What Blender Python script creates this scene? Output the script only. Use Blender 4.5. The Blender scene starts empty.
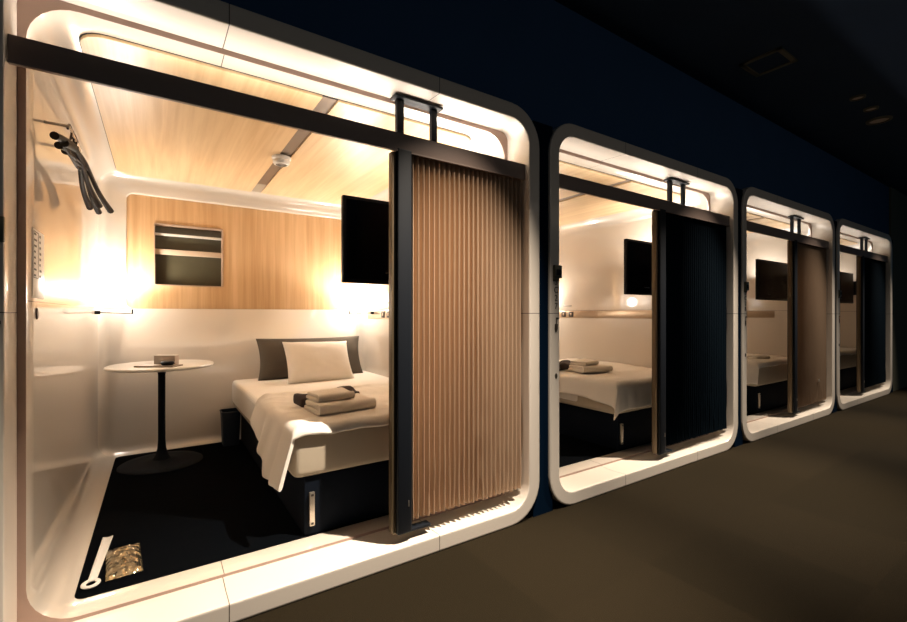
import bpy, bmesh, math, random
from mathutils import Vector, Matrix, noise
random.seed(7)
S = bpy.context.scene
COL = S.collection
PI = math.pi
PITCH = 2.274

# ---------------------------------------------------------------- camera
cd = bpy.data.cameras.new('camera'); cam = bpy.data.objects.new('camera', cd); COL.objects.link(cam)
cd.sensor_width = 36.0; cd.sensor_fit = 'HORIZONTAL'
cd.lens = 442.76 * 36 / 907
cd.shift_y = 3.3 / 907
cd.clip_start = .02
cam.location = (0, -1.7405, 1.0999)
cam.rotation_euler = (PI/2, 0, math.radians(56.267 - 90))
S.camera = cam

# ---------------------------------------------------------------- world, exposure
w = bpy.data.worlds.new('world'); S.world = w; w.use_nodes = True
bg = w.node_tree.nodes['Background']; bg.inputs[0].default_value = (.16, .60, 1.0, 1); bg.inputs[1].default_value = .030
S.view_settings.view_transform = 'Standard'; S.view_settings.look = 'None'
S.view_settings.gamma = 1; S.view_settings.use_curve_mapping = False
S.view_settings.exposure = 0.0

# ---------------------------------------------------------------- lights
WARM = (1, .86, .70); CREAM = (1, .925, .83)
def area(name, loc, rot, sx, sy, watts, color=WARM):
    l = bpy.data.lights.new(name, 'AREA'); l.shape = 'RECTANGLE'; l.size = sx; l.size_y = sy; l.energy = watts; l.color = color
    o = bpy.data.objects.new(name, l); COL.objects.link(o); o.location = loc; o.rotation_euler = rot; return o
def point(name, loc, watts, r=.03, color=WARM):
    l = bpy.data.lights.new(name, 'POINT'); l.energy = watts; l.shadow_soft_size = r; l.color = color
    o = bpy.data.objects.new(name, l); COL.objects.link(o); o.location = loc; return o
def spot(name, loc, target, watts, deg, blend, r=.02, color=WARM):
    l = bpy.data.lights.new(name, 'SPOT'); l.energy = watts; l.shadow_soft_size = r; l.color = color
    l.spot_size = math.radians(deg); l.spot_blend = blend
    o = bpy.data.objects.new(name, l); COL.objects.link(o); o.location = loc
    o.rotation_euler = (Vector(target) - Vector(loc)).to_track_quat('-Z', 'Y').to_euler(); return o
LEDW = [5.0, 3.8, 2.5, 1.9]
LAMPW = [12, 9, 5, 3.2]
SPOTW = [1050, 900, 620, 460]
for k in range(4):
    dx = k * PITCH
    # light line lying on top of the transom, shining up into the reveal and ceiling
    area('transom_light', (.63 + dx, .200, 1.928), (math.radians(180 - 4), 0, 0), 1.9, .025, LEDW[k], CREAM)
    # light behind the wall-hung screen, above the bed
    area('cabin_light', (1.45 + dx, .62, 1.60), (math.radians(180), math.radians(18), 0), .30, .30, [12, 7, 2.6, 1.6][k], CREAM)
    # the two reading lamps in the rear corners
    point('reading_light', (-.21 + dx, 2.10, 1.26), LAMPW[k] * .55, .05, CREAM)
    point('reading_light', (1.50 + dx, 2.08, 1.24), LAMPW[k], .05, CREAM)
    for lx in (-.21, 1.50):
        spot('reading_light', (lx + dx, 2.10, 1.20), (lx + dx, 2.08, 2), LAMPW[k] * 2.3, 165, .5, .05, CREAM)
    # corridor downlight in front of each cabin
    spot('corridor_spot', (1.56 + dx, -.68, 2.85), (.80 + dx, -.32, 0), SPOTW[k], 60, 1, .018, WARM)
spot('corridor_spot', (1.56 - PITCH, -.68, 2.85), (.80 - PITCH, -.32, 0), SPOTW[0], 60, 1, .018, WARM)
# added dim warm fill to warm the cabin fronts, no fitting behind it
area('corridor_fill', (3.5, -3.6, 2.8), (math.radians(38), 0, 0), 8, .5, 11, WARM)

# ---------------------------------------------------------------- materials
def newmat(name):
    m = bpy.data.materials.new(name); m.use_nodes = True
    return m, m.node_tree.nodes, m.node_tree.links, m.node_tree.nodes['Principled BSDF']
def mat(name, col, rough=.5, metal=0, coat=0, spec=.5, noise_scale=0, noise_amt=0, bump=0, bump_scale=60, sheen=0):
    m, N, L, b = newmat(name)
    b.inputs['Base Color'].default_value = (*col, 1); b.inputs['Roughness'].default_value = rough
    b.inputs['Metallic'].default_value = metal; b.inputs['Coat Weight'].default_value = coat
    b.inputs['Coat Roughness'].default_value = .04
    b.inputs['Specular IOR Level'].default_value = spec
    b.inputs['Sheen Weight'].default_value = sheen
    tc = N.new('ShaderNodeTexCoord')
    nz = N.new('ShaderNodeTexNoise'); nz.inputs['Scale'].default_value = noise_scale or 20; nz.inputs['Detail'].default_value = 4
    L.new(tc.outputs['Object'], nz.inputs['Vector'])
    mx = N.new('ShaderNodeMix'); mx.data_type = 'RGBA'; a = noise_amt or .04
    mx.inputs[6].default_value = (*[c * (1 - a) for c in col], 1); mx.inputs[7].default_value = (*[min(1, c * (1 + a)) for c in col], 1)
    L.new(nz.outputs['Fac'], mx.inputs[0]); L.new(mx.outputs[2], b.inputs['Base Color'])
    if bump:
        n2 = N.new('ShaderNodeTexNoise'); n2.inputs['Scale'].default_value = bump_scale; n2.inputs['Detail'].default_value = 3
        L.new(tc.outputs['Object'], n2.inputs['Vector'])
        bp = N.new('ShaderNodeBump'); bp.inputs['Strength'].default_value = bump; bp.inputs['Distance'].default_value = .003
        L.new(n2.outputs['Fac'], bp.inputs['Height']); L.new(bp.outputs['Normal'], b.inputs['Normal'])
    return m
def seam_mat(name, col, rough, coat, seams, wd=.0016, bottom=None):
    """glossy moulded plastic with thin dark joint lines; seams = [(axis, value)]"""
    m, N, L, b = newmat(name)
    b.inputs['Roughness'].default_value = rough; b.inputs['Coat Weight'].default_value = coat; b.inputs['Coat Roughness'].default_value = .05; b.inputs['Coat IOR'].default_value = 1.5 + .4*(coat > .5)
    tc = N.new('ShaderNodeTexCoord'); sp = N.new('ShaderNodeSeparateXYZ'); L.new(tc.outputs['Object'], sp.inputs[0])
    prev = None
    for ax, v in seams:
        s = N.new('ShaderNodeMath'); s.operation = 'SUBTRACT'; s.inputs[1].default_value = v; L.new(sp.outputs[ax], s.inputs[0])
        a = N.new('ShaderNodeMath'); a.operation = 'ABSOLUTE'; L.new(s.outputs[0], a.inputs[0])
        c = N.new('ShaderNodeMath'); c.operation = 'LESS_THAN'; c.inputs[1].default_value = wd; L.new(a.outputs[0], c.inputs[0])
        if ax == 0:
            yl = N.new('ShaderNodeMath'); yl.operation = 'LESS_THAN'; yl.inputs[1].default_value = .30; L.new(sp.outputs[1], yl.inputs[0])
            mu = N.new('ShaderNodeMath'); mu.operation = 'MULTIPLY'; L.new(c.outputs[0], mu.inputs[0]); L.new(yl.outputs[0], mu.inputs[1]); c = mu
        if prev is None: prev = c
        else:
            p = N.new('ShaderNodeMath'); p.operation = 'MAXIMUM'; L.new(prev.outputs[0], p.inputs[0]); L.new(c.outputs[0], p.inputs[1]); prev = p
    mx = N.new('ShaderNodeMix'); mx.data_type = 'RGBA'
    mx.inputs[6].default_value = (*col, 1); mx.inputs[7].default_value = (.09, .07, .055, 1)
    L.new(prev.outputs[0], mx.inputs[0]); L.new(mx.outputs[2], b.inputs['Base Color'])
    return m
def wood(name, c1, c2, axis, rough=.35):
    m, N, L, b = newmat(name)
    tc = N.new('ShaderNodeTexCoord'); mp = N.new('ShaderNodeMapping')
    sc = [34, 34, 34]; sc[axis] = 1.1; mp.inputs['Scale'].default_value = sc
    L.new(tc.outputs['Object'], mp.inputs[0])
    n1 = N.new('ShaderNodeTexNoise'); n1.inputs['Scale'].default_value = 1; n1.inputs['Detail'].default_value = 6; n1.inputs['Roughness'].default_value = .6
    n1.inputs['Distortion'].default_value = .4
    L.new(mp.outputs[0], n1.inputs['Vector'])
    mp2 = N.new('ShaderNodeMapping'); sc2 = [5, 5, 5]; sc2[axis] = .35; mp2.inputs['Scale'].default_value = sc2
    L.new(tc.outputs['Object'], mp2.inputs[0])
    n2 = N.new('ShaderNodeTexNoise'); n2.inputs['Scale'].default_value = 1.2; n2.inputs['Detail'].default_value = 3; n2.inputs['Distortion'].default_value = 1.2
    L.new(mp2.outputs[0], n2.inputs['Vector'])
    ad = N.new('ShaderNodeMath'); ad.operation = 'ADD'; L.new(n1.outputs['Fac'], ad.inputs[0]); L.new(n2.outputs['Fac'], ad.inputs[1])
    mr = N.new('ShaderNodeMapRange'); mr.inputs[1].default_value = .72; mr.inputs[2].default_value = 1.28; L.new(ad.outputs[0], mr.inputs[0])
    mx = N.new('ShaderNodeMix'); mx.data_type = 'RGBA'; mx.inputs[6].default_value = (*c1, 1); mx.inputs[7].default_value = (*c2, 1)
    L.new(mr.outputs[0], mx.inputs[0]); L.new(mx.outputs[2], b.inputs['Base Color']); b.inputs['Roughness'].default_value = rough
    return m
M = {}
SEAMS = [(0, .21), (0, 1.085), (2, 1.143)]
M['frame'] = seam_mat('white_moulded_frame', (.76, .68, .59), .35, .2, [(0, .21), (0, 1.085), (2, 1.105)])
M['shell'] = seam_mat('white_gloss_shell', (.64, .565, .48), .30, 1.0, [(0, .215), (2, 1.143)])
M['ceilwood'] = wood('pale_ceiling_wood', (.62, .40, .20), (.80, .58, .34), 1)
M['backwood'] = wood('oak_wall_wood', (.50, .29, .13), (.70, .46, .25), 2)
M['transom'] = mat('bronze_transom', (.26, .19, .16), .5)
M['black'] = mat('black_metal', (.006, .008, .012), .5, spec=.25)
M['navybase'] = mat('navy_bed_base', (.002, .0045, .010), .7, spec=.12)
M['brass'] = mat('brass_edge', (.15, .11, .065), .4, .5)
M['steel'] = mat('brushed_steel', (.70, .62, .52), .33, .9)
M['tan'] = mat('tan_pleated_cloth', (.50, .345, .228), .8, noise_scale=90, noise_amt=.06, bump=.2, bump_scale=500)
M['brown'] = mat('brown_pleated_cloth', (.22, .145, .09), .85, noise_scale=90, noise_amt=.06, bump=.2, bump_scale=500)
M['navy'] = mat('navy_pleated_cloth', (.0018, .0075, .014), .85, spec=.1, noise_scale=90, noise_amt=.06, bump=.2, bump_scale=500)
M['sheet'] = mat('white_sheet', (.82, .77, .70), .85, noise_scale=8, noise_amt=.02, bump=.25, bump_scale=14)
M['mattress'] = mat('taupe_white_mattress', (.46, .385, .29), .85, noise_scale=8, noise_amt=.02, bump=.2, bump_scale=14)
M['duvet'] = mat('cream_duvet', (.82, .76, .68), .85, noise_scale=8, noise_amt=.02, bump=.4, bump_scale=11)
M['pillow'] = mat('white_pillow', (.80, .74, .67), .85, bump=.25, bump_scale=18)
M['greypillow'] = mat('taupe_pillow', (.085, .068, .05), .9, bump=.25, bump_scale=18)
M['towel'] = mat('cream_towel', (.80, .72, .62), .95, bump=.8, bump_scale=260)
M['darkcloth'] = mat('dark_cloth', (.035, .020, .017), .95, bump=.4, bump_scale=60)
M['tabletop'] = mat('white_table_top', (.80, .76, .70), .3, coat=.3)
M['tableleg'] = mat('dark_table_metal', (.003, .005, .009), .6, spec=.1)
M['carpetin'] = mat('dark_cabin_carpet', (.0012, .0018, .0028), .95, spec=.03, noise_scale=200, noise_amt=.35, bump=.5, bump_scale=400)
M['tvscreen'] = mat('screen_glass', (.001, .002, .005), .22, spec=.12)
M['tvbezel'] = mat('screen_bezel', (.006, .006, .007), .45, spec=.2)
M['tvmark'] = mat('screen_mark', (.05, .055, .06), .4)
M['band'] = mat('satin_band', (.46, .35, .25), .28, .85)
M['outlet'] = mat('outlet_dark', (.03, .02, .015), .4)
M['plastic'] = mat('white_plastic', (.78, .74, .68), .3)
M['glassdark'] = mat('dark_window_glass', (.075, .064, .036), .25, coat=.6)
M['rail'] = mat('beige_rail', (.58, .44, .32), .4)
M['winframe'] = mat('window_lining', (.40, .27, .18), .5)
M['slot'] = mat('ceiling_slot', (.17, .115, .075), .45)
M['slotend'] = mat('ceiling_slot_end', (.34, .28, .21), .45)
M['hanger'] = mat('brown_hanger', (.030, .019, .012), .55, spec=.2)
M['card'] = mat('white_card', (.90, .88, .84), .35)
M['ink'] = mat('dark_ink', (.05, .04, .03), .6)
M['wrap'] = None
M['box'] = mat('grey_box', (.36, .30, .25), .5)
M['tray'] = mat('taupe_tray', (.26, .20, .15), .5)
M['bin'] = mat('navy_bin', (.010, .020, .036), .5)
M['lock'] = mat('lock_metal', (.11, .10, .07), .35, .6)
M['filler'] = mat('dark_gap_filler', (.0015, .008, .021), .8, spec=.03)
M['trim'] = mat('mauve_joint_trim', (.42, .29, .235), .5)
M['darkwall'] = mat('navy_corridor_wall', (.020, .070, .17), .9, noise_scale=3, noise_amt=.1)
M['darkceil'] = mat('dark_corridor_ceiling', (.006, .022, .055), .9, noise_scale=2, noise_amt=.2)
M['endwall'] = mat('green_brown_wall', (.13, .125, .085), .8, noise_scale=4, noise_amt=.15)
M['vent'] = mat('ceiling_vent', (.10, .085, .05), .6)
# clear crinkled wrap
m, N, L, b = newmat('clear_wrap'); M['wrap'] = m
b.inputs['Base Color'].default_value = (.85, .72, .48, 1); b.inputs['Roughness'].default_value = .10; b.inputs['Metallic'].default_value = .9
b.inputs['Alpha'].default_value = .36
tc = N.new('ShaderNodeTexCoord'); vz = N.new('ShaderNodeTexVoronoi'); vz.inputs['Scale'].default_value = 28
L.new(tc.outputs['Object'], vz.inputs['Vector']); bp = N.new('ShaderNodeBump'); bp.inputs['Strength'].default_value = .9; bp.inputs['Distance'].default_value = .025
L.new(vz.outputs['Distance'], bp.inputs['Height']); L.new(bp.outputs['Normal'], b.inputs['Normal'])
# corridor carpet tiles
m, N, L, b = newmat('corridor_carpet'); M['carpet'] = m
tc = N.new('ShaderNodeTexCoord'); n1 = N.new('ShaderNodeTexNoise'); n1.inputs['Scale'].default_value = 260; n1.inputs['Detail'].default_value = 2
L.new(tc.outputs['Object'], n1.inputs['Vector'])
br = N.new('ShaderNodeTexBrick'); br.offset = 0; br.inputs['Scale'].default_value = 1; br.inputs['Brick Width'].default_value = .6; br.inputs['Row Height'].default_value = .6
br.inputs['Mortar Size'].default_value = .0; br.inputs['Color1'].default_value = (.0145, .0105, .0050, 1); br.inputs['Color2'].default_value = (.0185, .0132, .0065, 1)
L.new(tc.outputs['Object'], br.inputs['Vector'])
mr = N.new('ShaderNodeMapRange'); mr.inputs[1].default_value = .3; mr.inputs[2].default_value = .7; mr.inputs[3].default_value = .55; mr.inputs[4].default_value = 1.3
L.new(n1.outputs['Fac'], mr.inputs[0])
mx = N.new('ShaderNodeMix'); mx.data_type = 'RGBA'; mx.blend_type = 'MULTIPLY'; mx.inputs[0].default_value = 1
L.new(br.outputs['Color'], mx.inputs[6]); L.new(mr.outputs[0], mx.inputs[7]); L.new(mx.outputs[2], b.inputs['Base Color'])
b.inputs['Roughness'].default_value = .95; b.inputs['Specular IOR Level'].default_value = .08
bp = N.new('ShaderNodeBump'); bp.inputs['Strength'].default_value = .5; bp.inputs['Distance'].default_value = .004
L.new(n1.outputs['Fac'], bp.inputs['Height']); L.new(bp.outputs['Normal'], b.inputs['Normal'])

# ---------------------------------------------------------------- mesh helpers
def build(name, bm, m, parent=None, smooth=True, ang=35, kind=None, loc=None):
    bmesh.ops.recalc_face_normals(bm, faces=bm.faces[:])
    me = bpy.data.meshes.new(name); bm.to_mesh(me); bm.free()
    mats = m if isinstance(m, list) else [m]
    for q in mats: me.materials.append(q)
    if smooth:
        me.shade_smooth(); me.set_sharp_from_angle(angle=math.radians(ang))
    o = bpy.data.objects.new(name, me); COL.objects.link(o)
    if parent: o.parent = parent
    if kind: o['kind'] = kind
    if loc: o.location = loc
    return o
def BM(): return bmesh.new()
def box(bm, x0, x1, y0, y1, z0, z1, bevel=0, seg=2, mi=0, mtx=None):
    c = [(x0,y0,z0),(x1,y0,z0),(x1,y1,z0),(x0,y1,z0),(x0,y0,z1),(x1,y0,z1),(x1,y1,z1),(x0,y1,z1)]
    t = bmesh.new()
    v = [t.verts.new(p) for p in c]
    for f in ((0,3,2,1),(4,5,6,7),(0,1,5,4),(1,2,6,5),(2,3,7,6),(3,0,4,7)): t.faces.new([v[i] for i in f])
    if bevel: bmesh.ops.bevel(t, geom=t.edges[:], offset=bevel, segments=seg, profile=.6, affect='EDGES')
    if mtx: bmesh.ops.transform(t, matrix=mtx, verts=t.verts[:])
    join(bm, t, mi); return bm
def join(bm, t, mi=0):
    mp = {v: bm.verts.new(v.co) for v in t.verts}
    for f in t.faces:
        try:
            g = bm.faces.new([mp[v] for v in f.verts]); g.material_index = mi
        except ValueError: pass
    t.free()
def tube(bm, pts, r, n=10, closed=False, caps=True):
    pts = [Vector(p) for p in pts]; rings = []
    k = len(pts)
    rr = r if isinstance(r, list) else [r]*k
    up = None
    for i, p in enumerate(pts):
        a = pts[(i-1) % k] if (closed or i > 0) else p
        b_ = pts[(i+1) % k] if (closed or i < k-1) else p
        d = (b_-a).normalized()
        if up is None:
            up = Vector((0,0,1)) if abs(d.z) < .9 else Vector((1,0,0))
        u = (up - d*up.dot(d)).normalized(); up = u; v = d.cross(u)
        rings.append([bm.verts.new(p + (u*math.cos(2*PI*j/n) + v*math.sin(2*PI*j/n))*rr[i]) for j in range(n)])
    m_ = k if closed else k-1
    for i in range(m_):
        A = rings[i]; B = rings[(i+1) % k]
        for j in range(n): bm.faces.new((A[j], A[(j+1)%n], B[(j+1)%n], B[j]))
    if caps and not closed:
        bm.faces.new(rings[0][::-1]); bm.faces.new(rings[-1])
    return bm
def lathe(bm, prof, n=48, c=(0,0,0)):
    rings = []
    for r, z in prof:
        if r < 1e-6: rings.append([bm.verts.new((c[0], c[1], c[2]+z))])
        else: rings.append([bm.verts.new((c[0]+r*math.cos(2*PI*j/n), c[1]+r*math.sin(2*PI*j/n), c[2]+z)) for j in range(n)])
    for A, B in zip(rings, rings[1:]):
        for j in range(n):
            a0, a1 = A[j % len(A)], A[(j+1) % len(A)]; b0, b1 = B[j % len(B)], B[(j+1) % len(B)]
            q = [a0]
            for t in (a1, b1, b0):
                if t not in q: q.append(t)
            if len(q) > 2: bm.faces.new(q)
    return bm
def rr(x0, x1, z0, z1, r, n=8):
    out = []
    for cx, cz, a0 in ((x1-r, z1-r, 0), (x0+r, z1-r, PI/2), (x0+r, z0+r, PI), (x1-r, z0+r, 1.5*PI)):
        for i in range(n+1):
            a = a0 + (PI/2)*i/n
            out.append((cx + r*math.cos(a), cz + r*math.sin(a)))
    return out
def loft(bm, rings, cap0=False, cap1=False):
    """rings: list of (y, loop of (x,z))"""
    R = [[bm.verts.new((x, y, z)) for x, z in lp] for y, lp in rings]
    n = len(R[0])
    for A, B in zip(R, R[1:]):
        for j in range(n): bm.faces.new((A[j], A[(j+1)%n], B[(j+1)%n], B[j]))
    if cap0: bm.faces.new(R[0])
    if cap1: bm.faces.new(R[-1])
def rplate(bm, x0, x1, y0, y1, z0, z1, r, n=6, mi=0):
    """rounded plate lying in xy"""
    lo = rr(x0, x1, y0, y1, r, n)
    A = [bm.verts.new((x, y, z0)) for x, y in lo]; B = [bm.verts.new((x, y, z1)) for x, y in lo]
    k = len(A)
    fs = [bm.faces.new(A[::-1]), bm.faces.new(B)]
    for j in range(k): fs.append(bm.faces.new((A[j], A[(j+1)%k], B[(j+1)%k], B[j])))
    for f in fs: f.material_index = mi
def empty(name, loc, rz=0):
    o = bpy.data.objects.new(name, None); COL.objects.link(o); o.location = loc; o.rotation_euler = (0, 0, rz); o.empty_display_size = .1
    return o
def tag(o, label, cat, group=None):
    o['label'] = label; o['category'] = cat
    if group: o['group'] = group
    return o
def copy_tree(o, parent=None):
    c = o.copy(); COL.objects.link(c)
    if parent: c.parent = parent
    for ch in list(o.children): copy_tree(ch, c)
    return c

# ---------------------------------------------------------------- the corridor
XL, XR = -4.5, 14.0
bm = BM(); box(bm, XL, XR, -5, 2.6, -.05, 0); o = build('floor', bm, M['carpet'], kind='structure')
bm = BM(); box(bm, XL, XR, -5, 2.6, 2.9, 2.95); build('ceiling', bm, M['darkceil'], kind='structure')
bm = BM()
gapx = [(-.52, -.42)] + [(1.727 + k*PITCH - .035, 1.727 + k*PITCH + .077 + .035) for k in range(3)]
box(bm, XL, XR, .05, .17, 2.15, 2.9)
build('wall_back', bm, M['darkwall'], kind='structure', smooth=False)
for k, (a, b_) in enumerate(gapx + [(1.727 + 3*PITCH - .05, 1.727 + 3*PITCH + .09)]):
    bm = BM(); box(bm, a, b_, .014, .17, 0, 2.15); build('trim_%d' % (k+1), bm, M['filler'], kind='structure', smooth=False)
bm = BM(); box(bm, 8.62, XR, .03, .049, 0, 2.9); build('wall_right', bm, M['endwall'], kind='structure', smooth=False)

# ---------------------------------------------------------------- cabin
H = 2.2
def make_cabin(X0):
    X1 = 1.727
    t = empty('sleeping_cabin', (0, 0, 0))
    def R(i, r, n=8): return rr(X0+i, X1-i, i, H-i, r, n)
    I = .0885
    Ro = rr(X0+.0665, X1-.0665, .076, H-.0665, .05, 8); tb_ = BM(); loft(tb_, [(.1905, Ro), (.1905, R(.0875, .133)), (.1925, R(.0875, .133)), (.1925, Ro), (.1905, Ro)]); build('joint_trim', tb_, M['trim'], t, smooth=False)
    bm = BM()
    loft(bm, [(.19, R(.0, .20)), (.012, R(.0, .20)), (.006, R(.0, .20)), (.002, R(.002, .198)), (0, R(.007, .193)), (0, R(.012, .188)), (0, R(.067, .133)), (0, R(.071, .129)), (.0015, R(.0745, .126)),
              (.005, R(.0765, .124)), (.012, R(.0765, .123)), (.10, R(.072, .09)), (.186, Ro), (.192, Ro)])
    build('front_frame', bm, M['frame'], t, ang=28)
    bm = BM()
    rings = [(2.45, R(0, .2)), (.19, R(0, .2)), (.192, Ro), (.192, R(.086, .135)), (.196, R(I, .13)), (.30, R(I, .115)), (2.19, R(I, .11))]
    rf = .06
    for k in range(1, 7):
        a = k/6*PI/2
        rings.append((2.19 + rf*math.sin(a), R(I + rf*(1-math.cos(a)), .11 - .05*k/6)))
    hole = rr(-.19, 1.555, 1.143, 1.985, .045)
    hole2 = rr(-.196, 1.561, 1.137, 1.991, .05)
    rings += [(2.25, hole2), (2.256, hole), (2.285, hole)]
    loft(bm, rings, cap0=True)
    build('inner_shell', bm, M['shell'], t, ang=50)
    # wood wall with the pass window cut out
    bm = BM()
    wx0, wx1, wz0, wz1 = -.022, .438, 1.322, 1.786
    xs = [-.20, wx0, wx1, 1.565]; zs = [1.133, wz0, wz1, 1.995]
    for i in range(3):
        for j in range(3):
            if i == 1 and j == 1: continue
            v = [bm.verts.new(p) for p in ((xs[i],2.284,zs[j]),(xs[i+1],2.284,zs[j]),(xs[i+1],2.284,zs[j+1]),(xs[i],2.284,zs[j+1]))]
            bm.faces.new(v)
            v = [bm.verts.new(p) for p in ((xs[i],2.299,zs[j]),(xs[i],2.299,zs[j+1]),(xs[i+1],2.299,zs[j+1]),(xs[i+1],2.299,zs[j]))]
            bm.faces.new(v)
    bmesh.ops.remove_doubles(bm, verts=bm.verts[:], dist=1e-5)
    ed = [e for e in bm.edges if e.is_boundary]
    build('wood_wall', bm, M['backwood'], t, smooth=False)
    # window
    bm = BM()
    loft(bm, [(2.278, rr(wx0-.004, wx1+.004, wz0-.004, wz1+.004, .012, 3)), (2.278, rr(wx0+.004, wx1-.004, wz0+.004, wz1-.004, .010, 3)),
              (2.37, rr(wx0+.004, wx1-.004, wz0+.004, wz1-.004, .010, 3)), (2.37, rr(wx0-.004, wx1+.004, wz0-.004, wz1+.004, .012, 3)),
              (2.278, rr(wx0-.004, wx1+.004, wz0-.004, wz1+.004, .012, 3))])
    wf = build('cabin_window', bm, M['winframe'], t, smooth=False)
    bm = BM(); box(bm, wx0, wx1, 2.36, 2.366, wz0, wz1); build('pane', bm, M['glassdark'], wf, smooth=False)
    bm = BM(); box(bm, wx0+.004, wx1-.004, 2.318, 2.345, 1.706, 1.722, .002); build('window_rail', bm, M['plastic'], wf)
    bm = BM(); box(bm, wx0+.004, wx1-.004, 2.315, 2.345, 1.560, 1.600, .003); build('window_rail', bm, M['rail'], wf)
    # ceiling wood: two rounded panels either side of a slot
    bm = BM()
    for a, b_, rl in ((-.238, .632, 0), (.707, 1.515, 1)):
        lo = []
        r = .09
        pts = rr(a, b_, .295, 2.185, r, 6)
        out = []
        for x, y in pts:
            # square off the corners beside the slot
            if rl == 0 and x > b_ - r - 1e-6: x = b_
            if rl == 1 and x < a + r + 1e-6: x = a
            out.append((x, y))
        # rebuild simple outline
        if rl == 0:
            lo = [p for p in rr(a, b_, .295, 2.185, r, 6)[7:21]]
            lo = [(b_, 2.185)] + lo + [(b_, .295)]
        else:
            full = rr(a, b_, .295, 2.185, r, 6)
            lo = full[0:7] + [(a, 2.185), (a, .295)] + full[21:28]
        A = [bm.verts.new((x, y, 2.100)) for x, y in lo]; B = [bm.verts.new((x, y, 2.1105)) for x, y in lo]
        k = len(A); bm.faces.new(A); bm.faces.new(B)
        for j in range(k): bm.faces.new((A[j], A[(j+1)%k], B[(j+1)%k], B[j]))
    build('ceiling_panel', bm, M['ceilwood'], t, smooth=False)
    bm = BM()
    box(bm, .632, .707, .30, 1.93, 2.1085, 2.1112, mi=0); box(bm, .632, .707, 1.93, 2.183, 2.106, 2.1112, mi=1)
    build('ceiling_slot', bm, [M['slot'], M['slotend']], t, smooth=False)
    # dark joint round the wood panel
    bm = BM(); rplate(bm, -.243, 1.520, .290, 2.190, 2.1105, 2.1122, .093, 6); build('panel_joint', bm, M['black'], t, smooth=False)
    # cabin carpet
    bm = BM(); rplate(bm, X0+I+.10, X1-I-.09, .30, 2.185, .080, .0915, .035, 6); build('cabin_carpet', bm, M['carpetin'], t, smooth=False)
    # transom
    bm = BM(); box(bm, X0+.0765, X1-.0765, .034, .048, 1.826, 1.910, .002)
    box(bm, X0+.0765, X1-.0765, .048, .125, 1.868, 1.910, .002)
    box(bm, X0+.0765, X1-.0765, .0315, .0345, 1.826, 1.833)
    build('transom', bm, M['transom'], t)
    bm = BM(); box(bm, X0+.0765, X1-.0765, .125, .222, 1.913, 1.919); build('light_tray', bm, M['transom'], t, smooth=False)
    # bracket above the transom
    bm = BM()
    box(bm, .930, .966, .126, .150, 1.86, 2.110, .002); box(bm, 1.118, 1.150, .126, .150, 1.86, 2.110, .002)
    box(bm, .912, 1.172, .105, .165, 2.110, 2.1225, .003)
    build('track_bracket', bm, M['black'], t)
    # satin band with outlets on the right wall
    xr = X1 - I
    bm = BM(); box(bm, xr-.004, xr+.004, .55, 2.16, 1.058, 1.139, .001); bd = build('wall_band', bm, M['band'], t)
    for yy in (1.815, 1.705):
        bm = BM(); box(bm, xr-.008, xr-.0035, yy-.033, yy+.033, 1.070, 1.130, .002); ot = build('outlet', bm, M['outlet'], bd)
        bm = BM(); box(bm, xr-.010, xr-.0075, yy-.010, yy+.010, 1.088, 1.112, .001); build('outlet_button', bm, M['band'], ot)
    bm = BM(); box(bm, xr-.006, xr+.002, 1.70, 1.83, 1.190, 1.203, .002); build('switch', bm, M['box'], t)
    # side groove below the joint on the left jamb: lock keyhole
    bm = BM()
    t_ = bmesh.new(); lathe(t_, [(0, .004), (.010, .004), (.012, .002), (.012, 0)], 20)
    bmesh.ops.transform(t_, matrix=Matrix.Translation((X0+I, .332, 1.102)) @ Matrix.Rotation(PI/2, 4, 'Y') @ Matrix.Diagonal((1.7, 1.2, 1, 1)), verts=t_.verts[:])
    join(bm, t_); build('wall_socket', bm, M['outlet'], t)
    # reading lamps in the rear corners
    for sx, x in ((1, -.285), (-1, 1.575)):
        bm = BM()
        lx = X0 + I if sx > 0 else xr
        tube(bm, [(lx, 2.02, 1.112), (lx+sx*.03, 2.02, 1.112)], .012, 12)
        tube(bm, [(lx+sx*.025, 2.02, 1.112), (lx+sx*.12, 2.06, 1.108), (lx+sx*.20, 2.10, 1.104)], .003, 8)
        tube(bm, [(lx+sx*.20, 2.10, 1.10), (lx+sx*.20, 2.10, 1.135)], .005, 8)
        build('reading_lamp', bm, M['black'], t)
    # card lock, number and marks on the left of the frame
    fx = X0
    lk = BM(); box(lk, fx+.022, fx+.080, -.016, 0, 1.302, 1.374, .004); box(lk, fx+.022, fx+.066, -.008, 0, 1.284, 1.303, .003)
    lo_ = build('card_lock', lk, M['lock'], t)
    bm = BM(); box(bm, fx+.036, fx+.070, -.018, -.0155, 1.318, 1.350, .002); build('lock_reader', bm, M['black'], lo_)
    bm = BM()
    box(bm, fx+.046, fx+.070, -.0025, 0, 1.072, 1.082); box(bm, fx+.046, fx+.052, -.0025, 0, 1.045, 1.082)
    vs = [bm.verts.new((fx+x, -.0025, z)) for x, z in ((.036, 1.046), (.060, 1.046), (.060, 1.020), (.050, 1.002), (.040, 1.000), (.034, 1.018))]
    bm.faces.new(vs)
    build('arrow_sign', bm, M['ink'], t, smooth=False)
    bm = BM(); t_ = bmesh.new(); lathe(t_, [(0, .003), (.008, .003), (.010, 0)], 16)
    bmesh.ops.transform(t_, matrix=Matrix.Translation((fx+.048, 0, .755)) @ Matrix.Rotation(PI/2, 4, 'X') @ Matrix.Diagonal((1, 1.6, 1, 1)), verts=t_.verts[:])
    join(bm, t_); build('keyhole', bm, M['ink'], t)
    return t
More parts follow.
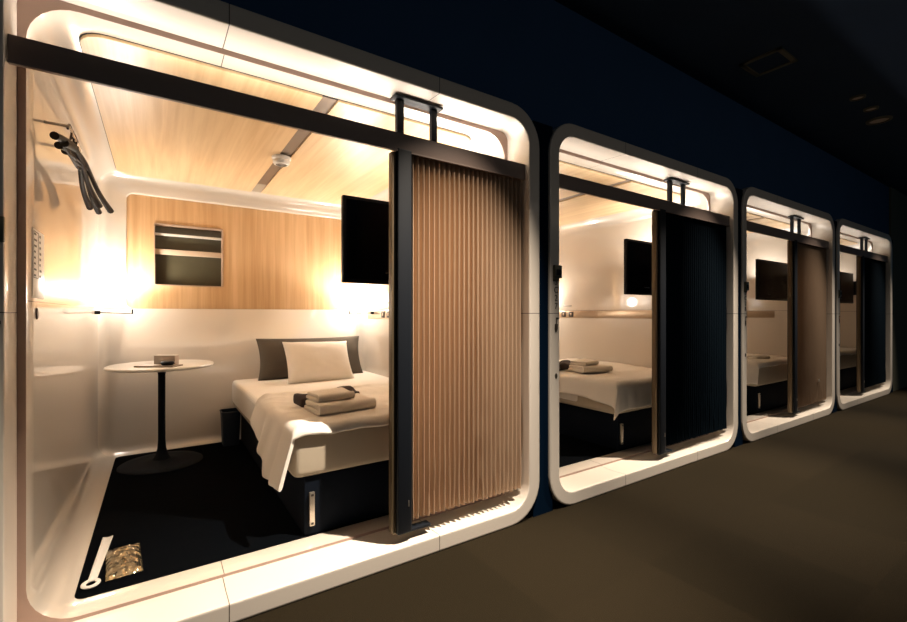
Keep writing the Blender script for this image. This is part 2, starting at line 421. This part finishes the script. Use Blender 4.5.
def number_on(cabin, X0, text):
    for i, ch in enumerate(text):
        cu = bpy.data.curves.new('room_number', 'FONT'); cu.body = ch; cu.size = .060; cu.align_x = 'CENTER'; cu.extrude = .0006
        tmp = bpy.data.objects.new('tmp', cu); COL.objects.link(tmp)
        bpy.context.view_layer.update()
        me = bpy.data.meshes.new_from_object(tmp.evaluated_get(bpy.context.evaluated_depsgraph_get()))
        bpy.data.objects.remove(tmp); bpy.data.curves.remove(cu)
        me.materials.clear(); me.materials.append(M['ink'])
        o = bpy.data.objects.new('room_number', me); COL.objects.link(o); o.parent = cabin
        o.rotation_euler = (PI/2, 0, 0); o.location = (X0 + .047, -.0012, 1.265 - i*.045)
        o.scale = (.80, .80, 1)

cabin1 = make_cabin(-.437)
cabin2 = make_cabin(-.470)
cabin2.location.x = PITCH
extra = []
for k in (2, 3):
    c = copy_tree(cabin2) ; c.location.x = PITCH * k; extra.append(c)
number_on(cabin2, -.470, '3C27')
number_on(extra[0], -.470, '3C28')
CL = ['nearest white moulded sleeping cabin, with the round table inside, at the left of the row',
      'second white sleeping cabin in the row, numbered 3C27, with a dark navy pleated door',
      'third white sleeping cabin in the row, between the two cabins with navy doors',
      'farthest white sleeping cabin, smallest in view, at the right end of the row']
for c, l in zip([cabin1, cabin2] + extra, CL): tag(c, l, 'sleeping cabin', 'sleeping cabins in a row along the corridor')

# ---------------------------------------------------------------- pleated doors
def make_door(cloth, x0=.866):
    t = empty('pleated_door', (0, 0, 0))
    bm = BM(); box(bm, x0+.019, x0+.091, .030, .094, .116, 1.8400, .006, 3); build('door_post', bm, M['black'], t)
    bm = BM(); box(bm, x0, x0+.019, .046, .084, .120, 1.826, .003); build('edge_strip', bm, M['brass'], t)
    bm = BM(); box(bm, x0+.030, x0+.20, .044, .090, .108, .120, .004); build('foot_rail', bm, M['black'], t)
    bm = BM()
    xa, xb = x0+.094, 1.651
    n = int(round((xb-xa)/.0285)); cols = []
    nz = 16
    prof = [(0, .092), (.36, .057), (.50, .052), (.66, .057)]
    for i in range(4*n+1):
        fx_, y = prof[i % 4]
        x = xa + (xb-xa)*min(1, (i//4 + fx_)/n)
        col = []
        for j in range(nz+1):
            z = .154 + (1.858-.154)*j/nz
            lowf = max(0, 1-j/4.5)
            dx = .004*lowf*noise.noise(Vector(((i//4)*1.7, z*9, 0))) + .002*noise.noise(Vector(((i//4)*.9, z*2.3, 5)))
            dy = .010*lowf*noise.noise(Vector(((i//4)*2.1, z*8, 3)))
            col.append(bm.verts.new((x+dx, y+dy, z)))
        cols.append(col)
    for A, B in zip(cols, cols[1:]):
        for j in range(nz): bm.faces.new((A[j], B[j], B[j+1], A[j+1]))
    o = build('pleated_cloth', bm, cloth, t, smooth=False)
    md = o.modifiers.new('thickness', 'SOLIDIFY'); md.thickness = .0016
    bm = BM(); box(bm, x0+.072, x0+.076, .0275, .031, .235, .262, .001); build('door_catch', bm, M['steel'], t)
    return t
dt = [('tan', .866, 'tan pleated cloth door with black post, in the nearest cabin'),
      ('navy', .628, 'navy pleated cloth door with black post, in the cabin numbered 3C27'),
      ('brown', .680, 'brown pleated cloth door with black post, between the two navy ones'),
      ('navy', .525, 'farthest navy pleated cloth door, at the right end of the row')]
for k, (c, x0, l) in enumerate(dt):
    d = make_door(M[c], x0); d.location = (k*PITCH, 0, 0); tag(d, l, 'door', 'pleated cabin doors')
    if k == 2:
        bm = BM(); box(bm, 1.36, 1.40, .040, .046, .37, .40, .002, mtx=Matrix.Rotation(0, 4, 'Y')); build('door_clip', bm, M['steel'], d)

# ---------------------------------------------------------------- beds
def soft_box(x0, x1, y0, y1, z0, z1, r, seg=4, cuts=0, amp=0, sc=4, seed=0):
    bm = BM(); box(bm, x0, x1, y0, y1, z0, z1, r, seg)
    if amp:
        bmesh.ops.subdivide_edges(bm, edges=bm.edges[:], cuts=2, use_grid_fill=True)
        for v in bm.verts:
            v.co += Vector((noise.noise(v.co*sc+Vector((seed,0,0))), noise.noise(v.co*sc+Vector((0,seed+9,0))), noise.noise(v.co*sc+Vector((0,0,seed+17)))))*amp
    return bm
def make_bed():
    t = empty('bed', (1.07, 1.23, .0915))
    L0 = Vector((1.07, 1.23, .0915))
    def P(o): o.location = -L0; return o
    bm = BM(); box(bm, .553, 1.60, .305, 2.15, .0925, .360, .006); P(build('bed_base', bm, M['navybase'], t))
    bm = BM(); box(bm, .572, .596, .288, .304, .137, .290, .004); h = P(build('handle', bm, M['steel'], t))
    for z in (.149, .278):
        bm2 = BM(); box(bm2, .578, .590, .2865, .2885, z-.005, z+.005, .001); q = build('handle_screw', bm2, M['ink'], h)
    P(build('mattress', soft_box(.500, 1.630, .285, 2.215, .362, .568, .035, 5, amp=.003, sc=5), M['mattress'], t, ang=80))
    P(build('fitted_sheet', soft_box(.4955, 1.634, .62, 2.2195, .385, .5725, .037, 5, amp=.003, sc=5), M['sheet'], t, ang=80))
    return t
bed = make_bed()
tag(bed, 'low bed with navy base and white mattress, in the nearest cabin', 'bed', 'beds in the cabins')
BL = [None, 'low bed seen through the doorway of the cabin numbered 3C27', 'low bed seen through the third doorway, steel handle on its base',
      'sliver of a low bed seen through the farthest, narrowest doorway']
beds = [bed]
for k in (1, 2, 3):
    c = copy_tree(bed); c.location.x += k*PITCH; c['label'] = BL[k]; beds.append(c)

def make_duvet(front=.02, seed=0, back=1.12, sidelen=.235):
    """draped cover: sheet laid over the mattress, hanging on the free side (x-) and, if front>0, over the foot"""
    bm = BM(); nu, nv = 60, 70
    xr, xl = 1.600, .487; ztop = .600; r = .045
    yf, yb = .262, back
    rows = []
    for j in range(nv+1):
        sv = j/nv
        # path along y: from the hanging foot edge, over the corner, to the back
        tot = front + (yb-yf)
        d = sv*tot
        row = []
        for i in range(nu+1):
            su = i/nu
            side = sidelen + .05*math.sin(sv*5+seed) - .05*sv
            totx = (xr-xl) + side
            e = su*totx
            # x part
            if e < xr-xl-r: x = xr-e; zx = 0
            elif e < xr-xl+r*.57:
                a = (e-(xr-xl-r))/(r*1.57)*PI/2; x = xl+r-r*math.sin(a); zx = -(r-r*math.cos(a))
            else:
                q = e-(xr-xl+r*.57); x = xl - q*.22 ; zx = -r-q*.97
            # y part
            if d > front + r: y = yf + (d-front); zy = 0
            elif d > front - r*.57:
                a = (front + r - d)/(r*1.57)*PI/2; y = yf+r-r*math.sin(a); zy = -(r-r*math.cos(a))
            else:
                q = front - r*.57 - d; y = yf - q*.06; zy = -r-q
            z = ztop + min(zx, 0) + zy if (zx == 0 or zy == 0) else ztop + min(zx, zy) - .25*min(abs(zx), abs(zy))
            p = Vector((x, y, z))
            wv = noise.noise(Vector((x*3.1+seed, y*3.3, z*2)))*.014 + (1-abs(noise.noise(Vector((x*5+seed, y*9, z*3))))*2)*.006 + (1-abs(noise.noise(Vector((x*12+y*6+seed, y*14-x*5, z*3))))*2)*.0035
            hang = max(0, -zx-.03)
            fold = math.sin(y*26 + seed + noise.noise(Vector((y*4, 0, seed)))*4)*.012*min(1, hang*7)
            p.x -= fold*.8 + hang*.05; p.z += wv*(1 if zx == 0 else .2)
            if zy < -.03: p.y -= abs(math.sin(x*17+seed+noise.noise(Vector((x*3, 2, seed)))*3))*.010*min(1, -zy*8)
            # puffed rim
            rim = min(sv, 1-sv)*tot
            p.z += .010*math.exp(-(rim/.03)**2) if zy == 0 else 0
            if front < .05 and d < .09: p.z += -.012*noise.noise(Vector((x*8, seed, 0))) ; p.y += .014*noise.noise(Vector((x*6, seed, 4)))
            row.append(bm.verts.new(p))
        rows.append(row)
    for A, B in zip(rows, rows[1:]):
        for i in range(nu): bm.faces.new((A[i], A[i+1], B[i+1], B[i]))
    o = build('duvet', bm, M['duvet'], None, ang=180)
    md = o.modifiers.new('thickness', 'SOLIDIFY'); md.thickness = .020; md.offset = -1
    md = o.modifiers.new('smooth', 'SUBSURF'); md.levels = 1; md.render_levels = 1
    return o
DL = ['cream duvet spread over the bed in the nearest cabin, corner hanging down', 'cream duvet on the bed in the cabin numbered 3C27, draped over its foot',
      'crumpled cream duvet corner on the bed in the third cabin', 'strip of cream duvet on the bed in the farthest cabin']
for k in range(4):
    d = make_duvet(*( [(.03, 0), (.19, 3, 1.6, .19), (.03, 5), (.03, 8)][k] )); d.location.x = k*PITCH; tag(d, DL[k], 'duvet', 'duvets on the cabin beds')

def make_pillow(name, wd, ht, th, m, seed=0):
    bm = BM(); n = 22
    F = []; Bk = []
    for j in range(n+1):
        a = []; b_ = []
        for i in range(n+1):
            u = i/n*2-1; v = j/n*2-1
            pinch = 1 - .055*(1-abs(v)**2)*abs(u)**6
            pinv = 1 - .06*(1-abs(u)**2)*abs(v)**6
            x = u*wd/2*pinch; z = v*ht/2*pinv
            t_ = th/2*(max(0, 1-abs(u)**3.2)**.55)*(max(0, 1-abs(v)**3.2)**.55)
            t_ *= 1 + .10*noise.noise(Vector((u*1.8+seed, v*1.8, 0))) + .05*noise.noise(Vector((u*5+seed, v*5, 3)))
            a.append(bm.verts.new((x, -t_-.002, z))); b_.append(bm.verts.new((x, t_+.002, z)))
        F.append(a); Bk.append(b_)
    for j in range(n):
        for i in range(n):
            bm.faces.new((F[j][i], F[j][i+1], F[j+1][i+1], F[j+1][i])); bm.faces.new((Bk[j][i], Bk[j+1][i], Bk[j+1][i+1], Bk[j][i+1]))
    for i in range(n):
        bm.faces.new((F[0][i], Bk[0][i], Bk[0][i+1], F[0][i+1])); bm.faces.new((F[n][i], F[n][i+1], Bk[n][i+1], Bk[n][i]))
        bm.faces.new((F[i][0], F[i+1][0], Bk[i+1][0], Bk[i][0])); bm.faces.new((F[i][n], Bk[i][n], Bk[i+1][n], F[i+1][n]))
    return build(name, bm, m, None, ang=70)
gp = make_pillow('pillow', .88, .35, .14, M['greypillow'], 4); gp.location = (1.10, 2.085, .735); gp.rotation_euler = (math.radians(-17), 0, math.radians(-.5))
tag(gp, 'wide dark taupe pillow leaning on the rear wall of the nearest cabin', 'pillow')
wp = make_pillow('pillow', .53, .37, .13, M['pillow'], 1); wp.location = (1.085, 1.84, .720); wp.rotation_euler = (math.radians(-33), math.radians(1), math.radians(1))
tag(wp, 'white pillow leaning on the dark taupe pillow, on the nearest bed', 'pillow')

def folded(name, w_, d_, h_, m, layers=2, seed=0):
    """folded cloth: stacked rounded layers joined by a fold at the front"""
    bm = BM()
    n = 20; m_ = 12
    def sect():
        pts = []
        hl = h_/layers
        return hl
    hl = h_/layers
    for k in range(layers):
        t_ = bmesh.new()
        box(t_, -w_/2 + .004*k, w_/2 - .003*k, -d_/2, d_/2 - .006*k, k*hl+.0005, (k+1)*hl, hl*.46, 4)
        bmesh.ops.subdivide_edges(t_, edges=[e for e in t_.edges if e.calc_length() > .05], cuts=7, use_grid_fill=True)
        for v in t_.verts:
            nn = Vector((v.co.x*11+seed, v.co.y*11, v.co.z*4))
            v.co.z += noise.noise(nn)*.005*min(1, v.co.z/h_*1.3); v.co.x += noise.noise(nn+Vector((7,0,0)))*.003; v.co.y += noise.noise(nn+Vector((0,7,0)))*.005
        join(bm, t_)
    # rolled front fold
    tube(bm, [(x, -d_/2+.004+noise.noise(Vector((x*9, seed, 1)))*.003, h_/2) for x in [(-w_/2+.003)+(w_-.006)*i/14 for i in range(15)]], h_*.49, 14)
    return build(name, bm, m, None, ang=60)
t1 = folded('towel', .31, .19, .055, M['towel'], 2, 0)
t2 = folded('towel', .20, .15, .038, M['towel'], 2, 5)
t1.location = (.790, .515, .6065); t1.rotation_euler = (0, 0, math.radians(5))
t2.location = (.745, .535, .6625); t2.rotation_euler = (0, 0, math.radians(6))
tag(t1, 'larger cream folded towel lying on the duvet of the nearest bed', 'towel', 'folded towels on the beds')
tag(t2, 'smaller cream folded towel on top of the larger towel, nearest bed', 'towel', 'folded towels on the beds')
# dark folded garment behind
bm = BM(); t_ = bmesh.new(); box(t_, -.17, .17, -.07, .07, 0, .055, .022, 4)
bmesh.ops.subdivide_edges(t_, edges=[e for e in t_.edges if e.calc_length() > .05], cuts=8, use_grid_fill=True)
for v in t_.verts:
    nn = Vector((v.co.x*12, v.co.y*12, 2)); v.co.z += noise.noise(nn)*.022*min(1, v.co.z/.04); v.co.y += noise.noise(nn+Vector((3,0,0)))*.012
    if v.co.z > .02: v.co.z += .02*(v.co.x+.17)
join(bm, t_); g1 = build('folded_garment', bm, M['darkcloth'], None, ang=70); g1.location = (.790, .715, .6065); g1.rotation_euler = (0, 0, math.radians(4))
tag(g1, 'dark brown folded garment behind the towels on the nearest bed', 'clothing')
TL = [('cream folded towel on the duvet in the cabin numbered 3C27', 'smaller cream towel lying on the folded towel in the cabin numbered 3C27'),
      ('small cream folded towel at the edge of the bed in the third cabin', None)]
a = t1.copy(); COL.objects.link(a); a.location = (PITCH + .84, .80, .6065); a.rotation_euler.z = math.radians(-12); a['label'] = TL[0][0]
a = t2.copy(); COL.objects.link(a); a.location = (PITCH + .80, .83, .6625); a.rotation_euler.z = math.radians(8); a['label'] = TL[0][1]
a = t2.copy(); COL.objects.link(a); a.location = (2*PITCH + 1.02, .50, .6065); a.rotation_euler.z = math.radians(-16); a['label'] = TL[1][0]

a = g1.copy(); COL.objects.link(a); a.location = (PITCH + .72, 1.02, .6065); a['label'] = 'dark folded garment at the far side of the bed in the cabin numbered 3C27'

# ---------------------------------------------------------------- screens
def make_tv():
    t = empty('television', (1.64, .40, 1.47)); o0 = Vector((1.64, .40, 1.47))
    bm = BM(); box(bm, .757, 1.545, .372, .402, 1.256, 1.690, .006); q = build('bezel', bm, M['tvbezel'], t); q.location = -o0
    bm = BM(); box(bm, .775, 1.527, .3705, .373, 1.277, 1.672); q = build('screen', bm, M['tvscreen'], t, smooth=False); q.location = -o0
    bm = BM(); box(bm, .985, 1.055, .3698, .3706, 1.312, 1.319); q = build('screen_mark', bm, M['tvmark'], t, smooth=False); q.location = -o0
    bm = BM(); box(bm, 1.05, 1.25, .402, .440, 1.40, 1.55, .004); box(bm, 1.25, 1.60, .41, .435, 1.455, 1.495, .003); box(bm, 1.60, 1.637, .36, .49, 1.38, 1.58, .003)
    q = build('wall_arm', bm, M['black'], t); q.location = -o0
    return t
tv = make_tv()
VL = ['black flat television hung over the foot of the nearest bed, beside the tan door', 'black flat television seen through the doorway of the cabin numbered 3C27',
      'black flat television seen through the third doorway, beside the brown door', 'sliver of a black television seen through the farthest doorway']
for k in range(4):
    c = tv if k == 0 else copy_tree(tv); c.location.x = 1.64 + k*PITCH
    tag(c, VL[k], 'television', 'wall televisions in the cabins')

# ---------------------------------------------------------------- smoke detectors
sd = empty('smoke_detector', (.655, 1.215, 2.100))
bm = BM(); lathe(bm, [(0, 0), (.058, 0), (.058, -.012), (.050, -.022), (.046, -.024)], 32); build('base', bm, M['plastic'], sd)
bm = BM(); lathe(bm, [(.046, -.022), (.040, -.030), (.034, -.040), (.022, -.046), (0, -.047)], 32); build('sensor_head', bm, M['tray'], sd)
bm = BM(); lathe(bm, [(.050, -.020), (.052, -.034), (.045, -.046), (.034, -.050), (.034, -.044), (.043, -.040), (.046, -.030), (.044, -.020)], 32); build('rim', bm, M['plastic'], sd)
tag(sd, 'small round white smoke detector on the wooden ceiling of the nearest cabin', 'smoke detector')

# ---------------------------------------------------------------- table and what stands on it
tb = empty('round_table', (.022, 1.86, .0925))
bm = BM(); lathe(bm, [(0, .648), (.30, .648), (.309, .653), (.312, .660), (.309, .667), (.300, .670), (0, .670)], 72); build('table_top', bm, M['tabletop'], tb)
bm = BM(); lathe(bm, [(0, .645), (.08, .645), (.08, .638), (.026, .630), (.0215, .60), (.0215, .16), (.026, .10), (.038, .055), (.055, .030)], 40); build('pedestal', bm, M['tableleg'], tb)
bm = BM(); lathe(bm, [(.055, .031), (.10, .021), (.18, .014), (.235, .010), (.245, .004), (.245, 0), (0, 0)], 56); build('base', bm, M['tableleg'], tb)
tag(tb, 'round white pedestal table with dark trumpet base, left of the nearest bed', 'table')
TZ = .0925 + .670
bm = BM(); rplate(bm, -.125, .125, -.055, .055, 0, .008, .006); tr = build('booklet', bm, M['tray'], None, smooth=False); tr.location = (.005, 1.70, TZ+.0005); tr.rotation_euler.z = math.radians(-33)
tag(tr, 'flat taupe booklet lying at the front of the round table', 'booklet')
bm = BM(); rplate(bm, -.115, -.01, -.046, .046, .0080, .0088, .004); build('page', bm, M['card'], tr, smooth=False)
bm = BM(); box(bm, -.070, .070, -.022, .022, 0, .062, .003); bx = build('tissue_box', bm, M['box'], None); bx.location = (.048, 1.795, TZ+.0005); bx.rotation_euler.z = math.radians(-33)
bm = BM(); rplate(bm, -.068, .068, -.020, .020, .0621, .0640, .003); build('lid', bm, M['plastic'], bx, smooth=False)
tag(bx, 'small upright taupe box with a white top, on the round table', 'box')
bm = BM(); lathe(bm, [(0, .0), (.026, 0), (.034, .010), (.034, .018), (.028, .024), (.018, .026), (0, .025)], 28)
for v in bm.verts: v.co.x *= 1.15
cp = build('eyeglass_pouch', bm, M['black'], None); cp.location = (.052, 1.672, TZ+.010)
cp.name = 'black_dish'; tag(cp, 'small black oval dish resting on the booklet on the round table', 'dish')

# ---------------------------------------------------------------- waste bin
wb = empty('waste_bin', (.470, 2.09, .0925))
bm = BM()
def tap(z0, z1, a, b_, th=.004):
    A = rr(-a, a, -a*1.1, a*1.1, .015, 4); B = rr(-b_, b_, -b_*1.1, b_*1.1, .018, 4); C_ = rr(-b_+th, b_-th, -(b_*1.1)+th, b_*1.1-th, .016, 4); D_ = rr(-a+th, a-th, -a*1.1+th, a*1.1-th, .013, 4)
    R_ = [[bm.verts.new((x, y, z)) for x, y in lp] for lp, z in ((A, z0), (B, z1), (C_, z1), (D_, z0+th))]
    k = len(A)
    for P_, Q in zip(R_, R_[1:]):
        for j in range(k): bm.faces.new((P_[j], P_[(j+1)%k], Q[(j+1)%k], Q[j]))
    bm.faces.new(R_[0]); bm.faces.new(R_[-1])
tap(0, .262, .055, .066); build('bin_body', bm, M['bin'], wb, ang=40)
bm = BM(); loop = [(x, y, .258) for x, y in rr(-.067, .067, -.0735, .0735, .018, 4)]; tube(bm, loop, .004, 8, closed=True); build('rim', bm, M['bin'], wb)
tag(wb, 'dark navy waste bin on the cabin floor between round table and bed', 'bin')

# ---------------------------------------------------------------- hangers on the left wall
hr = empty('hook_rail', (-.345, .68, 1.808))
bm = BM(); tube(bm, [(.067, -.24, 0), (.067, .08, 0)], .004, 10); build('rail', bm, M['steel'], hr)
for yy in (-.23, .07):
    bm = BM(); tube(bm, [(-.003, yy, 0), (.067, yy, 0)], .006, 10); build('bracket', bm, M['steel'], hr)
tag(hr, 'thin metal rail on the left wall of the nearest cabin, holding hangers', 'rail')
def make_hanger():
    t = empty('clothes_hanger', (0, 0, 0))
    bm = BM()
    pts = [(0, 0, -.085), (0, .002, -.055), (0, .016, -.040)] + [(0, .024*math.cos(a), -.0165+.024*math.sin(a)) for a in [(-.7 + k/12*3.9) for k in range(13)]]
    tube(bm, pts, .0036, 8); build('hook', bm, M['hanger'], t)
    bm = BM()
    arc = [(.012*math.cos(u*1.4), u*.175, -.070 - .026*abs(u)**1.4) for u in [i/12*2-1 for i in range(25)][:25]]
    tube(bm, arc[:25], [.009 + .005*min(1, abs(i/12-1))**2 for i in range(25)], 12); build('shoulder_bar', bm, M['hanger'], t)
    bm = BM(); tube(bm, [(.004, -.15, -.092), (.004, 0, -.108), (.004, .15, -.092)], .005, 10); build('trouser_bar', bm, M['hanger'], t)
    return t
hg = make_hanger()
HG = [(.49, -6, 4), (.56, -1, 2), (.60, -9, -3), (.66, -4, 3)]
HN = ['brown hanger nearest the doorway, on the rail on the left wall', 'second brown hanger along the wall rail, turned away from the wall', 'third brown hanger along the wall rail, next to the innermost',
      'innermost brown hanger at the far end of the wall rail']
for k, (yy, az, tl) in enumerate(HG):
    c = hg if k == 0 else copy_tree(hg)
    c.location = (-.281, yy, 1.819); c.rotation_euler = (0, math.radians(tl*.4), math.radians(az)); tag(c, HN[k], 'hanger', 'hangers on the wall rail')

# ---------------------------------------------------------------- notice card on the left wall
nt = empty('notice_card', (-.3485, .350, 1.272))
bm = BM(); box(bm, 0, .003, -.088, .088, -.117, .117, .001); build('card', bm, M['card'], nt)
bm = BM()
for r_ in range(8):
    z = .100 - r_*.020
    box(bm, .003, .0036, -.070, -.070 + .018 + .03*random.random(), z-.003, z+.003)
    box(bm, .003, .0036, .010, .010+.012+.02*random.random(), z-.004, z+.004)
for z in (.108, -.048): box(bm, .003, .0036, -.080, -.010, z-.001, z+.001)
for y in (-.080, -.012): box(bm, .003, .0036, y, y+.002, -.048, .108)
build('printing', bm, M['ink'], nt, smooth=False)
tag(nt, 'white printed notice card on the left wall, just inside the nearest doorway', 'notice')

# ---------------------------------------------------------------- on the cabin floor
sh = empty('shoehorn', (-.198, .560, .0925), math.radians(-3))
bm = BM()
n = 30; top = []; bot = []
for i in range(n+1):
    s = i/n; y = -.155 + s*.375; hw = .0135 + .0045*s
    row = []
    for j in range(7):
        u = j/6*2-1; row.append(bm.verts.new((u*hw, y, .004 + .004*u*u*s + .0015)))
    top.append(row)
for A, B in zip(top, top[1:]):
    for j in range(6): bm.faces.new((A[j], A[j+1], B[j+1], B[j]))
bo = build('blade', bm, M['plastic'], sh, ang=60); md = bo.modifiers.new('thickness', 'SOLIDIFY'); md.thickness = .0035
bm = BM(); tube(bm, [(.022*math.cos(a), -.182+.026*math.sin(a), .006) for a in [k/24*2*PI for k in range(24)]], .008, 10, closed=True)
for v in bm.verts: v.co.z = .006 + (v.co.z-.006)*.6
build('hanging_ring', bm, M['plastic'], sh)
tag(sh, 'long white shoehorn with a ring end on the dark cabin carpet', 'shoehorn')
sp = empty('slipper_pack', (-.115, .505, .0925), math.radians(4))
bm = BM(); n = 18; rows = []
for j in range(n+1):
    row = []
    for i in range(n+1):
        u = i/n*2-1; v = j/n*2-1
        h = .022*(1-u**4)*(1-v**4) + .003
        h += .010*noise.noise(Vector((u*4, v*6, 0)))*(1-u*u)*(1-v*v) + .004*noise.noise(Vector((u*11, v*13, 2)))
        row.append(bm.verts.new((u*.058, v*.135, max(.002, h)+.001)))
    rows.append(row)
for A, B in zip(rows, rows[1:]):
    for i in range(n): bm.faces.new((A[i], A[i+1], B[i+1], B[i]))
pk = build('clear_wrapper', bm, M['wrap'], sp, smooth=True, ang=12); md = pk.modifiers.new('thickness', 'SOLIDIFY'); md.thickness = .0008
for s in (-1, 1):
    bm = BM(); rplate(bm, s*.025-.020, s*.025+.020, -.115, .115, .0005, .010, .019, 6); build('slipper', bm, M['darkcloth'], sp)
    bm = BM(); tube(bm, [(s*.025-.014, -.03, .011), (s*.025, .0, .016), (s*.025+.014, -.03, .011)], .0035, 6); build('strap', bm, M['tray'], sp)
tag(sp, 'clear crinkled pack of slippers on the carpet beside the shoehorn', 'slipper pack')

# ---------------------------------------------------------------- corridor ceiling fittings
v_ = empty('ceiling_vent', (3.62, -.36, 2.9))
bm = BM()
for a in (-.13, .10): box(bm, -.14, .14, a, a+.03, -.012, -.0005)
for a in (-.14, .11): box(bm, a, a+.03, -.13, .13, -.012, -.0005)
build('vent_frame', bm, M['vent'], v_, smooth=False)
bm = BM(); box(bm, -.11, .11, -.10, .10, -.006, -.0005); build('vent_panel', bm, M['darkceil'], v_, smooth=False)
tag(v_, 'square dim vent in the dark corridor ceiling above the cabins', 'vent')
DNL = ['leftmost of three dim ceiling lamps at the upper right', 'middle of three dim ceiling lamps at the upper right', 'lowest and widest of three dim ceiling lamps at the upper right']
for k, (x, y, r) in enumerate([(4.82, -.55, .05), (5.18, -.55, .05), (5.55, -.52, .09)]):
    t = empty('ceiling_lamp', (x, y, 2.9))
    bm = BM(); lathe(bm, [(r*.75, -.002), (r*.8, -.016), (r, -.014), (r*1.04, -.0005)], 28); build('lamp_ring', bm, M['vent'], t)
    bm = BM(); lathe(bm, [(0, -.006), (r*.78, -.006), (r*.78, -.001), (0, -.001)], 28); build('lamp_glass', bm, M['rail'], t)
    tag(t, DNL[k], 'ceiling lamp', 'dim lamps in the corridor ceiling')
